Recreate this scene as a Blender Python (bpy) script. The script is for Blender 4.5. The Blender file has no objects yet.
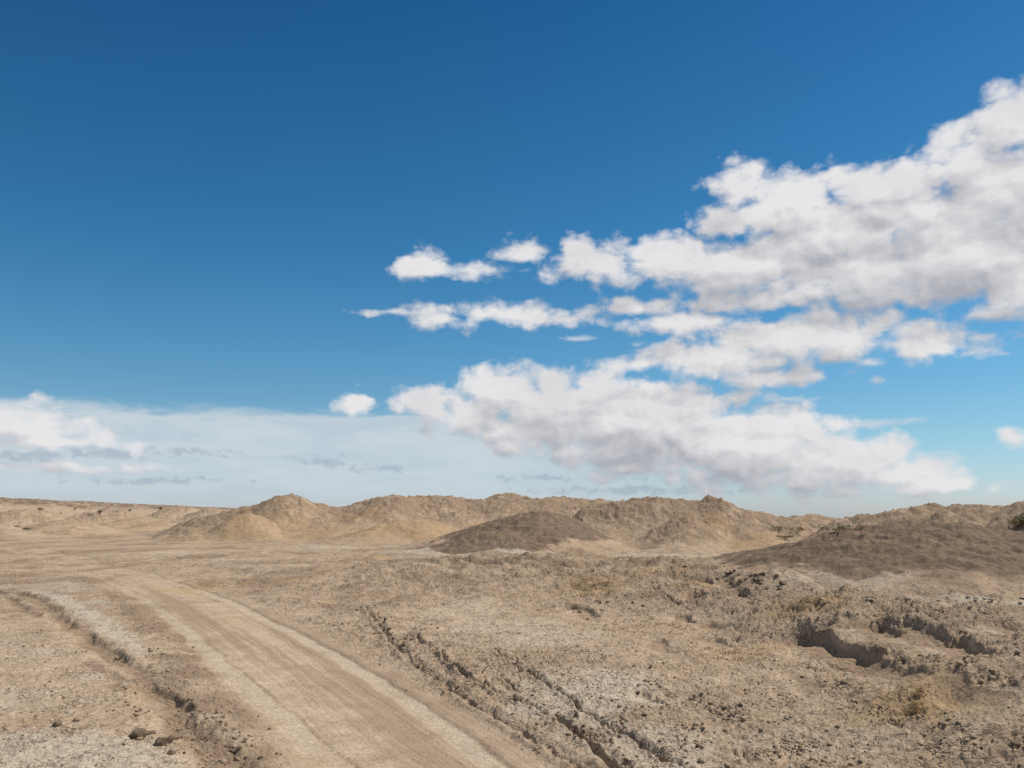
import bpy, math, random
import numpy as np
from mathutils import Vector

scene = bpy.context.scene
COL = scene.collection
rng = np.random.default_rng(7)
random.seed(7)
R = math.radians

# ------------------------------------------------------------------ camera
F, CX, CY, HY, EYE = 804.0, 512.0, 384.0, 508.0, 2.3
PITCH = math.atan((HY - CY) / F)
cam_d = bpy.data.cameras.new('camera')
cam = bpy.data.objects.new('camera', cam_d)
COL.objects.link(cam)
cam.location = (0, 0, EYE)
cam.rotation_euler = (math.pi / 2 + PITCH, 0, 0)
cam_d.sensor_width = 36.0
cam_d.lens = 36.0 * F / 1024.0
cam_d.clip_start = 0.05
cam_d.clip_end = 60000
scene.camera = cam


def ray(px, py):
    a, b = px - CX, CY - py
    v = np.array([a, F * math.cos(PITCH) - b * math.sin(PITCH), F * math.sin(PITCH) + b * math.cos(PITCH)])
    return v / np.linalg.norm(v)


def azel(px, py):
    v = ray(px, py)
    return math.atan2(v[0], v[1]), math.asin(v[2])


def az_of(px, py=530):
    return azel(px, py)[0]


# ------------------------------------------------------------------ noise
_r = np.random.default_rng(11)
PERM = np.concatenate([_r.permutation(4096)] * 2).astype(np.int32)
GA = (_r.random(4096) * 2 * np.pi).astype(np.float32)
GX, GY = np.cos(GA), np.sin(GA)
RN = _r.random((4096, 3)).astype(np.float32)


def perlin(x, y):
    xf, yf = np.floor(x), np.floor(y)
    xi, yi = xf.astype(np.int64) & 4095, yf.astype(np.int64) & 4095
    fx, fy = (x - xf).astype(np.float32), (y - yf).astype(np.float32)
    xj, yj = (xi + 1) & 4095, (yi + 1) & 4095
    u = fx * fx * fx * (fx * (fx * 6 - 15) + 10)
    v = fy * fy * fy * (fy * (fy * 6 - 15) + 10)
    pa, pb = PERM[xi], PERM[xj]

    def g(p, yy, dx, dy):
        h = PERM[(p + yy) & 4095]
        return GX[h] * dx + GY[h] * dy
    a = g(pa, yi, fx, fy); b = g(pb, yi, fx - 1, fy)
    c = g(pa, yj, fx, fy - 1); d = g(pb, yj, fx - 1, fy - 1)
    ab = a + u * (b - a); cd = c + u * (d - c)
    return (ab + v * (cd - ab)) * 1.5


def fbm(x, y, size, octaves=4, gain=0.5, seed=0.0):
    out, amp, f, tot = 0, 1.0, 1.0 / size, 0
    for k in range(octaves):
        ca, sa = math.cos(0.6 + k * 1.1), math.sin(0.6 + k * 1.1)
        out = out + amp * perlin((x * ca - y * sa) * f + 17.3 * k + seed, (x * sa + y * ca) * f - 9.1 * k + seed * 1.7)
        tot += amp
        amp *= gain; f *= 2.03
    return out / tot


def ridged(x, y, size, octaves=4, gain=0.55, seed=0.0):
    out, amp, f, tot = 0, 1.0, 1.0 / size, 0
    for k in range(octaves):
        ca, sa = math.cos(0.3 + k * 0.9), math.sin(0.3 + k * 0.9)
        n = perlin((x * ca - y * sa) * f + 7.7 * k + seed, (x * sa + y * ca) * f + 3.3 * k - seed)
        out = out + amp * (1 - 2.2 * np.abs(n))
        tot += amp
        amp *= gain; f *= 2.1
    return out / tot


def worley(x, y, size, seed=0):
    """returns F1, F2 (in cell units) and a random value per nearest cell"""
    x = x / size; y = y / size
    xf, yf = np.floor(x), np.floor(y)
    xi, yi = xf.astype(np.int64), yf.astype(np.int64)
    f1 = np.full(x.shape, 9.0, np.float32); f2 = f1.copy(); rv = np.zeros(x.shape, np.float32)
    for i in (-1, 0, 1):
        for j in (-1, 0, 1):
            h = PERM[(PERM[(xi + i + seed) & 4095] + (yi + j)) & 4095]
            r = RN[h]
            dx = (xf + i + r[..., 0] - x); dy = (yf + j + r[..., 1] - y)
            dd = (dx * dx + dy * dy).astype(np.float32)
            nearer = dd < f1
            f2 = np.where(nearer, f1, np.minimum(f2, dd))
            rv = np.where(nearer, r[..., 2], rv)
            f1 = np.where(nearer, dd, f1)
    return np.sqrt(f1), np.sqrt(f2), rv


def sstep(a, b, x):
    t = np.clip((x - a) / (b - a), 0, 1)
    return t * t * (3 - 2 * t)


def bell(r):
    r = np.clip(np.abs(r), 0, 1)
    return np.cos(r * np.pi / 2) ** 2


# ------------------------------------------------------------------ large forms
def zbase(d):
    return -0.015 * np.clip(d - 12, 0, 110) - 0.003 * np.clip(d - 122, 0, 200)


# px, top py, distance, left half-width px, right half-width px, half-depth m, power, rough, kind
MOUNDS = [
    (292, 500, 112, 80, 70, 16, 1.0, 1.0, 'yel'),
    (250, 516, 100, 60, 60, 10, 1.0, .8, 'yel'),
    (385, 500, 112, 75, 95, 18, 0.8, 1.0, 'yel'),
    (450, 504, 115, 70, 70, 18, 0.8, 1.0, 'yel'),
    (512, 496, 135, 95, 90, 22, 0.9, .8, 'tan'),
    (425, 520, 88, 120, 80, 12, 1.0, .6, 'tan'),
    (546, 511, 62, 150, 88, 10, 0.62, .3, 'dark'),
    (500, 529, 55, 110, 90, 6, 1.0, .3, 'dark'),
    (612, 503, 92, 75, 60, 12, 0.8, 1.1, 'tan'),
    (655, 504, 80, 70, 75, 11, 0.75, 1.2, 'tan'),
    (712, 506, 78, 60, 62, 10, 0.8, 1.2, 'yel'),
    (690, 520, 68, 70, 45, 7, 0.8, 1.2, 'tan'),
    (755, 516, 84, 60, 50, 10, 0.9, 1.0, 'yel'),
    (815, 515, 130, 50, 50, 12, 1.0, .5, 'tan'),
    (905, 511, 66, 90, 80, 9, 0.8, 1.0, 'tan'),
    (975, 511, 62, 90, 90, 9, 0.8, 1.0, 'tan'),
    (1045, 506, 60, 90, 120, 9, 1.0, .8, 'tan'),
    (1180, 499, 66, 130, 160, 12, 1.0, .9, 'tan'),
    (925, 523, 37, 235, 220, 12, 0.72, .45, 'dark'),
    (1030, 530, 36, 160, 160, 9, 0.8, .35, 'dark'),
    (215, 509, 230, 50, 40, 30, 1.0, .8, 'tan'),
    (175, 508, 260, 40, 50, 30, 0.9, .8, 'tan'),
    (110, 511, 230, 60, 60, 30, 1.0, .8, 'tan'),
    (30, 510, 240, 60, 60, 30, 1.0, .8, 'tan'),
    (140, 517, 170, 70, 60, 25, 1.0, .6, 'yel'),
    (60, 519, 150, 60, 70, 20, 1.0, .6, 'tan'),
    (-20, 521, 130, 60, 70, 20, 1.0, .6, 'tan'),
]
# skyline of the far mesa: px -> py of its rim at 430 m
# connected ridges behind the mounds: distance, half-depth, kind, crest as px/py pairs
RIDGES = [
    (118, 26, 'yel', [(150, 530), (200, 519), (240, 512), (270, 507), (292, 505), (316, 508), (338, 511), (360, 505), (385, 502), (430, 502), (470, 504), (512, 500), (560, 501), (600, 503), (640, 508), (700, 520), (760, 530)]),
    (82, 17, 'tan', [(540, 530), (575, 512), (600, 504), (625, 504), (648, 505), (672, 505), (700, 506), (728, 509), (755, 514), (780, 519), (800, 523), (830, 530)]),
    (125, 24, 'tan', [(720, 530), (770, 521), (800, 518), (815, 517), (832, 520), (852, 523), (900, 526), (950, 530)]),
    (68, 13, 'tan', [(780, 532), (830, 523), (858, 519), (880, 515), (905, 512), (930, 510), (960, 511), (985, 510), (1005, 506), (1024, 504), (1060, 500), (1110, 498), (1200, 500), (1300, 504)]),
]
RIDGES = [(a, b, k, np.array([az_of(p[0], p[1]) for p in c]), np.array([EYE + (HY - p[1]) / F * a for p in c])) for a, b, k, c in RIDGES]
for _q in RIDGES:
    for _i in (0, -1):
        _q[4][_i] = float(zbase(np.array(float(_q[0]))))
MESA_AZ = np.array([az_of(p, 505) for p in (-500, -200, 0, 60, 120, 180, 235, 300, 420, 700, 1100, 1500)])
MESA_Z = np.array([EYE + (HY - y) / F * 430 for y in (503, 501, 500, 502, 504.5, 507, 509.5, 512, 519, 521, 521, 519)])
BK_PX = (250, 330, 420, 500, 600, 700, 760, 850, 930, 1024, 1200, 1500)
BK_AZ = np.array([az_of(p, 600) for p in BK_PX])
BK_D = np.array([36, 36, 36, 38, 34, 28, 22, 17, 14.5, 12.8, 12, 12.])
BK_Z = np.array([0, .10, .36, .50, .50, .58, .70, .74, .75, .70, .62, .5])


def macro(x, y):
    d = np.hypot(x, y); az = np.arctan2(x, y)
    z = zbase(d).astype(np.float64)
    wx = x + 5 * fbm(x, y, 22, 3, seed=3.1) ; wy = y + 5 * fbm(x, y, 22, 3, seed=8.2)
    wd = np.hypot(wx, wy); waz = np.arctan2(wx, wy)
    # blend warp in with distance so the near ground keeps its layout
    k = np.clip((d - 25) / 40, 0, 1) * 0.45
    md = d + (wd - d) * k; maz = az + np.where(np.abs(waz - az) < 1, waz - az, 0) * k
    hill = np.zeros_like(z); rough = np.zeros_like(z)
    mk = {'dark': np.zeros_like(z), 'yel': np.zeros_like(z), 'tan': np.zeros_like(z)}
    for px, py, dist, wl, wr, dep, pw, rg, kind in MOUNDS:
        ac = az_of(px, py)
        top = EYE + (HY - py) / F * dist - float(zbase(np.array(float(dist))))
        u = (maz - ac) * dist
        w = np.where(u < 0, wl, wr) * dist / F * 0.95
        v = (md - dist) / dep
        r = np.sqrt((u / w) ** 2 + v ** 2)
        s = top * bell(r * .9) ** (pw + (.12 if kind == 'dark' else .35))
        hill = np.where(s > hill, s, hill) + 0.12 * np.minimum(s, hill) * (1 if kind != 'dark' else .3)
        m = bell(np.clip(r, 0, 1)) ** .5
        rough = np.maximum(rough, m * rg)
        win = s >= hill * 0.9
        for q in mk:
            mk[q] = np.where(win & (m > .05), m if q == kind else mk[q] * .15, mk[q])
    for dist, dep, kind, ra, rz in RIDGES:
        v = np.abs(md - dist) / dep
        h = np.interp(maz, ra, rz - float(zbase(np.array(float(dist)))), left=0, right=0)
        h = np.clip(h, 0, None)
        foot = bell(v * .9) ** 1.1
        s = h * foot
        hill2 = np.maximum(hill, s) + .10 * np.minimum(s, hill)
        m = np.clip(h, 0, 1.2) / 1.2 * foot ** .5
        win = s > hill
        for q_ in mk:
            mk[q_] = np.where(win & (m > .05), m if q_ == kind else mk[q_] * .15, mk[q_])
        rough = np.maximum(rough, m * np.where(win, 1.1, .3)); hill = hill2
    z += hill
    # far mesa
    mz = np.interp(az, MESA_AZ, MESA_Z) + 0.9 * fbm(x, y, 90, 4, seed=5)
    t = sstep(300, 425, d + 26 * fbm(x, y, 60, 4, seed=1.5))
    z = z * (1 - t) + mz * t
    z = np.where(d > 460, z - (d - 460) * 0.016, z)
    mesa = t
    # near bank on the right
    bd, bz = np.interp(az, BK_AZ, BK_D), np.interp(az, BK_AZ, BK_Z)
    n = fbm(x, y, 3.5, 3, seed=21)
    q = d - bd + 1.2 * n
    s = np.where(q < 0, np.clip(-q / (bd * .55), 0, 1), np.clip(q / np.clip(bd * .25, 3.5, 8), 0, 1))
    bank = bz * (1 - sstep(0, 1, s)) * np.where(np.abs(az) < 1.4, 1, 0)
    z += bank * (1 + 0.30 * fbm(x, y, 2.2, 3, seed=31))
    z += sstep(.04, .3, bank) * (.18 * fbm(x, y, 2.4, 3, .55, seed=32) + .24 * (.3 - np.abs(fbm(x, y, 4.2, 2, seed=33))))
    # low swells
    near = 1 - sstep(40, 120, d)
    z += 0.06 * fbm(x, y, 6.0, 3, seed=41) * near * sstep(8, 14, d) + 0.35 * fbm(x, y, 26, 3, seed=44) * sstep(20, 60, d)
    z += .30 * fbm(x, y, 7.0, 4, .6, seed=46) * sstep(20, 34, d) * (1 - sstep(150, 300, d)) * (.5 + .5 * sstep(-.5, -.2, az))
    z += 0.10 * sstep(-1.0, -4.0, x + 0.25 * (y - 8)) * (1 - sstep(9, 16, d))
    return z, dict(rough=rough, mesa=mesa, bank=bank, d=d, az=az, **mk)


def hit(px, py, dmax=900):
    v = ray(px, py)
    hd = math.hypot(v[0], v[1])
    ds = np.geomspace(3, dmax, 1600)
    X = v[0] / hd * ds; Y = v[1] / hd * ds; Z = EYE + v[2] / hd * ds
    zz = macro(X, Y)[0]
    i = np.argmax(zz >= Z)
    return np.array([X[i], Y[i], zz[i]])


def line(pts):
    return np.array([hit(*p)[:2] for p in pts])


def poly_dist(x, y, P):
    """distance to a polyline, signed (positive on the right of its direction), and the 0..1 position along it"""
    best = np.full(x.shape, 1e9); sg = np.zeros(x.shape); al = np.zeros(x.shape)
    L = np.concatenate([[0], np.cumsum(np.hypot(*np.diff(P, axis=0).T))])
    for i in range(len(P) - 1):
        a, b = P[i], P[i + 1]
        e = b - a; l2 = e @ e + 1e-9
        t = np.clip(((x - a[0]) * e[0] + (y - a[1]) * e[1]) / l2, 0, 1)
        dx = x - a[0] - t * e[0]; dy = y - a[1] - t * e[1]
        dd = dx * dx + dy * dy
        c = np.sign(e[1] * (x - a[0]) - e[0] * (y - a[1]))
        m = dd < best
        best = np.where(m, dd, best); sg = np.where(m, c, sg); al = np.where(m, (L[i] + t * math.sqrt(l2)) / L[-1], al)
    return np.sqrt(best), sg, al


# wheel tracks, near to far
TRL = line([(420, 840), (345, 768), (300, 725), (255, 690), (215, 655), (190, 630), (160, 607), (125, 588), (85, 571), (40, 557), (-10, 546), (-90, 536)])
TRR = line([(600, 840), (505, 768), (455, 730), (400, 692), (340, 655), (290, 628), (235, 602), (190, 586), (140, 570), (90, 557), (40, 547), (-60, 536)])
MID = (TRL + TRR) / 2
# gully left of the road, its shaded bank on the right side of the channel
GUL = line([(8, 588), (40, 597), (62, 612), (85, 628), (112, 646), (140, 664), (160, 684), (185, 703), (212, 728), (245, 756), (290, 790), (330, 830)])
GUL2 = line([(-30, 584), (4, 591), (22, 603), (40, 618)])
GUL3 = line([(92, 655), (104, 668), (118, 684), (132, 694)])
# old ruts right of the road: (polyline, depth, half-width, steep side)
RUTS = [
    (line([(362, 605), (378, 622), (392, 643), (420, 668), (455, 690), (500, 715), (545, 742), (590, 770), (640, 800)]), .038, .10),
    (line([(410, 632), (430, 646), (445, 660), (470, 680), (510, 698), (548, 716)]), .04, .06),
    (line([(440, 655), (452, 668), (490, 688)]), .045, .05),
    (line([(488, 645), (515, 664), (548, 685), (575, 703), (605, 725), (640, 742), (675, 762), (730, 795)]), .075, .07),
    (line([(497, 672), (508, 682), (520, 693)]), .05, .05),
    (line([(555, 712), (572, 726), (590, 738), (605, 752), (622, 768), (660, 800)]), .11, .12),
    (line([(655, 590), (668, 598), (680, 606)]), .05, .06),
]
# scarps: shaded little cliffs: polyline (left end first), drop, ramp length towards the viewer
SCARPS = [
    (line([(804, 622), (825, 629), (850, 639), (880, 653), (892, 658)]), .31, .60),
    (line([(800, 632), (812, 627), (840, 622), (878, 618)]), .06, .25),
    (line([(880, 618), (892, 624), (906, 628)]), .22, .45),
    (line([(902, 618), (915, 624), (935, 629), (955, 636)]), .17, .40),
    (line([(968, 632), (975, 640), (990, 650), (1004, 657)]), .26, .45),
    (line([(1010, 622), (1030, 632), (1060, 640)]), .15, .4),
    (line([(686, 594), (700, 595), (718, 594)]), .20, .35),
    (line([(718, 596), (738, 593), (758, 598)]), .12, .35),
    (line([(706, 579), (716, 582), (724, 580)]), .16, .3),
    (line([(726, 580), (738, 583), (748, 580)]), .16, .3),
    (line([(688, 612), (690, 618), (694, 624)]), .16, .3),
    (line([(712, 622), (724, 624), (735, 622)]), .13, .3),
    (line([(572, 605), (590, 608), (600, 618)]), .14, .4),
    (line([(716, 638), (728, 642), (732, 640)]), .09, .25),
    (line([(870, 658), (900, 668), (925, 672), (935, 678)]), .10, .3),
    (line([(795, 664), (815, 676), (830, 688)]), .06, .25),
    (line([(660, 640), (672, 648), (690, 650)]), .07, .25),
    (line([(640, 690), (652, 694), (664, 690)]), .10, .2),
    (line([(946, 668), (970, 690), (1000, 690), (1020, 700)]), .05, .2),
]
PALE = [  # pale crust and salt pans: px, py, radius along x m, radius along depth m, strength
    (470, 545, 4, 5, .9), (480, 541, 3, 4, .7), (350, 548, 7, 4, .7), (420, 552, 6, 3, .7), (290, 566, 5, 2.2, .6), (160, 552, 6, 3, .8), (240, 560, 4, 1.5, .6),
    (275, 577, 3, 1, .5), (655, 556, 5, 4, .8), (700, 558, 4, 4, .7), (790, 574, 1.9, 2.2, .45), (850, 577, 1.5, 1.8, .65), (975, 602, 1.3, 1.2, 1.), (1024, 605, 1.6, 1.2, 1.),
    (920, 593, 1.6, 1.2, .5), (585, 700, 1.4, 2.2, .7), (650, 745, 1.2, 1.4, .6), (530, 630, 2, 3, .5), (800, 742, 1.8, .7, .4), (470, 610, 1.5, 3, .45),
    (60, 760, 1.1, .8, .9), (0, 745, 1.0, .8, .8), (150, 765, .5, .35, .6), (120, 600, 1.2, 2.0, .9), (60, 588, 2.5, 2.4, .7), (20, 530, 8, 10, .5), (985, 550, 1, 3, .5), (1000, 556, 1.5, 2, .6),
]
PALE = [(hit(p[0], p[1]),) + tuple(p[2:]) for p in PALE]
ORANGE = [(430, 527, 14, 10, .9), (590, 592, 1.6, 2.2, .8), (600, 580, 2, 2.5, .6), (815, 602, 1.1, .9, .9), (915, 708, .5, .7, .9), (955, 598, 1, .7, .5), (735, 650, 1.2, 1.2, .7), (690, 560, 6, 5, .3),
          (745, 548, 3, 6, .8), (770, 540, 4, 5, .7), (270, 530, 16, 14, .7), (130, 525, 20, 22, .6), (60, 532, 14, 14, .5), (950, 670, .8, .8, .4), (660, 628, 1.6, 2, .5), (830, 655, .5, .5, .3), (380, 600, 1.2, 1.2, .5)]
ORANGE = [(hit(p[0], p[1]),) + tuple(p[2:]) for p in ORANGE]
DARKB = [(30, 705, .3, .55, .6), (8, 740, .25, .25, .6), (235, 575, 5, 1.8, .35), (100, 545, 7, 3, .35), (870, 560, 6, 5, .5), (900, 640, 1.2, 1.0, .5), (1010, 650, 1, 1, .4)]
DARKB = [(hit(p[0], p[1]),) + tuple(p[2:]) for p in DARKB]
PANHIT = hit(985, 602)


def spot_mask(x, y, spots, n):
    m = np.zeros(x.shape)
    for P, ra, rd, s in spots:
        a = math.atan2(P[0], P[1]); ca, sa = math.cos(a), math.sin(a)
        dx, dy = x - P[0], y - P[1]
        u = dx * ca - dy * sa; v = dx * sa + dy * ca
        r = np.sqrt((u / ra) ** 2 + (v / rd) ** 2)
        m = np.maximum(m, s * sstep(1.15, .35, r + .7 * n))
    return m


def terrain(x, y):
    z, M = macro(x, y)
    d = M['d']
    n1 = fbm(x, y, 1.1, 4, .6, seed=51)
    nb = fbm(x, y, np.maximum(.6, d / 14), 3, .6, seed=52) if False else fbm(x, y, 3.0, 5, .6, seed=52)
    near = d < 75
    nx, ny = x[near], y[near]
    full = lambda v, fill=0.0: _full(near, v, fill)

    # --- road
    wob = .10 * fbm(nx, ny, 1.4, 3, seed=61)
    dl, sl, _ = poly_dist(nx, ny, TRL); dr, sr, _ = poly_dist(nx, ny, TRR); dm, sm, tm = poly_dist(nx, ny, MID)
    tm = tm * 60
    dl, dr = np.abs(dl * sl + wob), np.abs(dr * sr + wob * .8)
    lat = dm * sm + wob
    halfw = 1.0 + .25 * fbm(nx, ny, 2.5, 2, seed=63)
    road = 1 - sstep(halfw - .1, halfw + .85, np.abs(lat))
    tw = .5 * fbm(nx, ny, 1.1, 4, .6, seed=68)
    track = np.maximum((1 - sstep(.05, .26 + .12 * tw, dl)) * .85, 1 - sstep(.07, .17 + .05 * tw, dr)) * (.7 + .8 * fbm(nx, ny, .6, 4, .6, seed=66))
    cen = 1 - sstep(.0, .5, np.abs(lat))
    dz = -0.06 * road + -0.016 * np.maximum(1 - sstep(.13, .19, dl), 1 - sstep(.11, .17, dr)) + .02 * cen
    # faint tread lines along the road
    tread = perlin(lat * 11 + 3, tm * .35) + .8 * perlin(lat * 23, tm * .6 + 9)
    dz += .004 * tread * road * (1 - np.clip(track, 0, 1))
    lip = 1 - sstep(.02, .10, np.abs(np.abs(np.abs(dr) - .23)))
    dz += .008 * lip * road

    fade = 1 - .45 * sstep(17, 34, d[near])
    track = track * fade
    # --- gully on the left
    def gully(P, depth, wid, dz, floor):
        g, s, t = poly_dist(nx, ny, P); s = -s
        w1 = .34 * fbm(nx, ny, 1.3, 5, .58, seed=71)
        q = g * s + w1
        end = sstep(0, .06, t) * sstep(1, .93, t)
        wall = sstep(.09, -.06, q)                       # steep on the road side
        back = sstep(-wid, -wid * .25, q)
        cut = wall * back * end
        return dz - depth * cut * np.clip(.75 + 1.3 * fbm(nx, ny, .9, 3, seed=73), .1, 1.5), np.maximum(floor, cut)
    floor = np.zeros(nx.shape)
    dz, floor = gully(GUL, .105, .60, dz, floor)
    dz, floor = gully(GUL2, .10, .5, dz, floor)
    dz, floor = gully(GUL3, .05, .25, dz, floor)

    # --- old ruts
    rut = np.zeros(nx.shape); rutz = np.zeros(nx.shape)
    for P, dep, w in RUTS:
        g, s, t = poly_dist(nx, ny, P); s = -s
        q = g * s + .06 * fbm(nx, ny, .35, 3, .6, seed=81)
        brk = sstep(-1.0, -.25, fbm(nx, ny, .8, 2, seed=83 + dep * 100))
        end = sstep(0, .08, t) * sstep(1, .95, t) * brk
        w = w * .62
        prof = sstep(w * .35, -w * .15, q) * sstep(-w * 1.9, -w * .4, q)
        rutz = np.minimum(rutz, -dep * .95 * prof * end)
        rim = np.exp(-((np.abs(q) - w * 1.9) / (w * .9)) ** 2) * end
        dz += .03 * rim
        rut = np.maximum(rut, np.exp(-(q / (w * 2.2)) ** 2) * end)
    dz += rutz
    zone = (1 - sstep(2.0, 2.9, np.abs(lat - 2.1))) * (1 - sstep(14, 19, d[near]))     # churned strip on the right verge
    # --- scarps
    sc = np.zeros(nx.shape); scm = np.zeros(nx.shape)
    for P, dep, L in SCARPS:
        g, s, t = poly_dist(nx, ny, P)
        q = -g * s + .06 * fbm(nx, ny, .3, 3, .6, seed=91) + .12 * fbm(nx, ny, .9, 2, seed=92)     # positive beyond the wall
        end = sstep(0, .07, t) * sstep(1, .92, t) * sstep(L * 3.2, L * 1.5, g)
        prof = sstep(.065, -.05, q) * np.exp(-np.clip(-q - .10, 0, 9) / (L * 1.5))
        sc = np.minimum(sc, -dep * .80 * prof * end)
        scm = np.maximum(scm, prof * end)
    dz += sc

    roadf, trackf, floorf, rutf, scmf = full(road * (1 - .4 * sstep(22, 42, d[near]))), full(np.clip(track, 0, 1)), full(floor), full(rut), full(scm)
    z = z + full(dz)
    zone = full(zone)

    # --- masks
    leftside = 0 * x
    leftside[near] = sstep(-1.1, -1.7, lat) * (1 - sstep(18, 30, d[near]))
    dk_ = np.maximum(d / 12, .8)
    nfar = fbm(x, y * .6, 5.0, 5, .7, seed=57)
    pale = spot_mask(x, y, PALE, np.where(d > 22, 1.9 * nfar + .8 * nb, nb + .6 * n1)) * np.where(d > 22, .75, 1)
    pale = np.maximum(pale, .5 * sstep(.26, .50, nfar) * sstep(14, 26, d) * (1 - np.clip(M['rough'] * 2, 0, 1)))
    strip = 0 * x
    g, s, t = poly_dist(nx, ny, GUL)
    q = -g * s
    strip[near] = np.exp(-((q - .42) / .30) ** 2) * sstep(0, .1, t) * sstep(1.0, .85, t)
    pale = np.maximum(pale, strip * sstep(-.5, .2, nb + .5 * n1 + .3))
    pale = np.maximum(pale, leftside * sstep(-.25, .45, nb * .8 + n1 * .6) * .6 * (1 - floorf))
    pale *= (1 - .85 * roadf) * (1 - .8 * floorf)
    orange = spot_mask(x, y, ORANGE, nb + .5 * n1)
    orange = np.maximum(orange, .8 * sstep(.05, .4, fbm(x, y, 7, 5, .65, seed=58)) * sstep(9, 22, d) * (1 - sstep(200, 300, d)))
    brown = spot_mask(x, y, DARKB, nb + .5 * n1)
    brown = np.maximum(brown, (.35 + .6 * sstep(-.1, .35, -nfar)) * sstep(12, 26, d) * (1 - sstep(200, 300, d)))
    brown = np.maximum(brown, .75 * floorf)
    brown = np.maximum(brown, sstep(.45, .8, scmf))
    tr_ = 0 * x; tr_[near] = 1.0 * perlin(lat * 1.3 + 5, tm * .12) + .35 * perlin(lat * 4.1, tm * .3) + .35 * tread
    brown = np.maximum(brown, .62 * roadf * (1 - trackf) * sstep(-.6, .5, .25 * nb + .8 * tr_))

    vg = 0 * x; vg[near] = sstep(-2.1, -1.7, lat) * sstep(-.75, -1.25, lat) * (1 - sstep(25, 45, d[near]))
    brown = np.maximum(brown, .8 * vg * sstep(-.5, .3, n1))
    pale *= 1 - .7 * vg
    # --- roughness amount
    bankr = sstep(.02, .25, M['bank']) * sstep(1.0, .3, M['dark'] * 1.2)
    rr = .55 + .5 * nb
    rr = rr + .70 * bankr * (.75 + .8 * nb) + .22 * zone + .7 * rutf
    rr = rr * (1 - leftside * .60) + .5 * leftside * sstep(.0, .5, n1)
    rr = np.clip(rr, .05, 1.7)
    rr *= (1 - .90 * roadf) * (1 - .6 * M['dark']) * (1 - .6 * np.clip(pale, 0, 1) * (1 - leftside))
    rr = np.maximum(rr, .30 * floorf)
    rr = np.maximum(rr, .55 * vg)
    rr *= 1 - .8 * sstep(.1, .6, scmf)
    rr = np.clip(rr, .02, 1.8)

    M_road = roadf
    # --- small forms, near ground
    nr = d < 60
    x1, y1, r1, d1 = x[nr], y[nr], rr[nr], d[nr]
    wx = x1 + .05 * fbm(x1, y1, .22, 2, seed=101); wy = y1 + .05 * fbm(x1, y1, .22, 2, seed=103)
    a1, b1, v1 = worley(wx, wy, .23, 5)
    a2, b2, v2 = worley(wx, wy, .10, 77)
    cl1 = np.clip(b1 - a1, 0, .45) * 1.9 * (.1 + 1.2 * v1 ** 2)
    cl2 = np.clip(b2 - a2, 0, .6) * 1.6 * (.2 + v2)
    dzz = r1 * (.030 * cl1 + .030 * cl2 * (1 - sstep(16, 30, d1)) - .02)
    dzz += r1 * (.07 + .10 * sstep(14, 30, d1)) * fbm(x1, y1, .75, 4, .62, seed=111)
    dzz += (.35 + r1) * .16 * sstep(13, 28, d1) * (ridged(x1, y1, 2.3, 3, .6, seed=112) - .3) * (1 - .9 * M_road[nr]) * (.35 + .65 * sstep(-.38, -.05, M['az'][nr]))
    dzz += (.04 + r1) * .042 * fbm(x1, y1, .16, 4, .7, seed=113) * (1 - sstep(25, 50, d1))
    rg = ridged(x1 + .2 * n1[nr], y1, 1.5, 4, .6, seed=115)
    dzz += .07 * bankr[nr] * rg
    # broken crust edges and little rills
    off = 1 - M_road[nr]
    cn = fbm(x1, y1, .95, 5, .62, seed=151)
    st = sum(sstep(t_ - .012, t_ + .012, cn) for t_ in (-.22, -.02, .17)) - 1.5
    dzz += .020 * st * off * (.35 + r1 * .9) * (1 - sstep(20, 40, d1)) * sstep(-.5, .1, n1[nr] + .3)
    wx3 = x1 + .35 * fbm(x1, y1, .9, 3, seed=153); wy3 = y1 + .35 * fbm(x1, y1, .9, 3, seed=154)
    ang = .75
    ua, va = wx3 * math.cos(ang) + wy3 * math.sin(ang), -wx3 * math.sin(ang) + wy3 * math.cos(ang)
    rl = 1 - 2.6 * np.abs(perlin(ua * 1.5, va * .55 + 3)); rl2 = 1 - 2.6 * np.abs(perlin(ua * 3.4 + 9, va * 1.2))
    dzz -= off * (.02 + .9 * bankr[nr]) * (.045 * sstep(.72, .98, rl) + .025 * sstep(.72, .98, rl2)) * sstep(-.3, .3, nb[nr] + .1)
    # drying cracks in the pale crust
    cr = np.clip(pale[nr], 0, 1) * (1 - r1 * .3)
    dzz -= .018 * cr * sstep(.07, .0, b1 - a1) * sstep(-.2, .2, n1[nr]) * (1 - sstep(14, 24, d1))
    dz2 = np.zeros(x.shape); dz2[nr] = dzz
    # cracked slabs on the salt pan by the mound
    g = np.hypot((x1 - PANHIT[0]) / 3.4, (y1 - PANHIT[1]) / 2.0)
    a3, b3, v3 = worley(x1, y1 * .8, .42, 31)
    pan = sstep(1.1, .6, g + .4 * n1[nr])
    dz2[nr] += pan * (.09 * v3 * sstep(.02, .12, b3 - a3) - .05)
    z = z + dz2

    # --- hills: gullies, lumps and outcrops
    fh = d > 18
    x2, y2, d2 = x[fh], y[fh], d[fh]
    hr = np.clip(M['rough'][fh], 0, 1.3) + .10
    wx = x2 + 2.2 * fbm(x2, y2, 6, 3, seed=121); wy = y2 + 2.2 * fbm(x2, y2, 6, 3, seed=123)
    g1 = ridged(wx, wy, 7.0, 3, .55, seed=125)
    g2 = ridged(wx * 1.0, wy * .8, 2.6, 4, .62, seed=127)
    g3 = fbm(x2, y2, 1.1, 4, .7, seed=129)
    a4, b4, v4 = worley(wx, wy, 1.1, 13)
    big = sstep(25, 70, d2)
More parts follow.
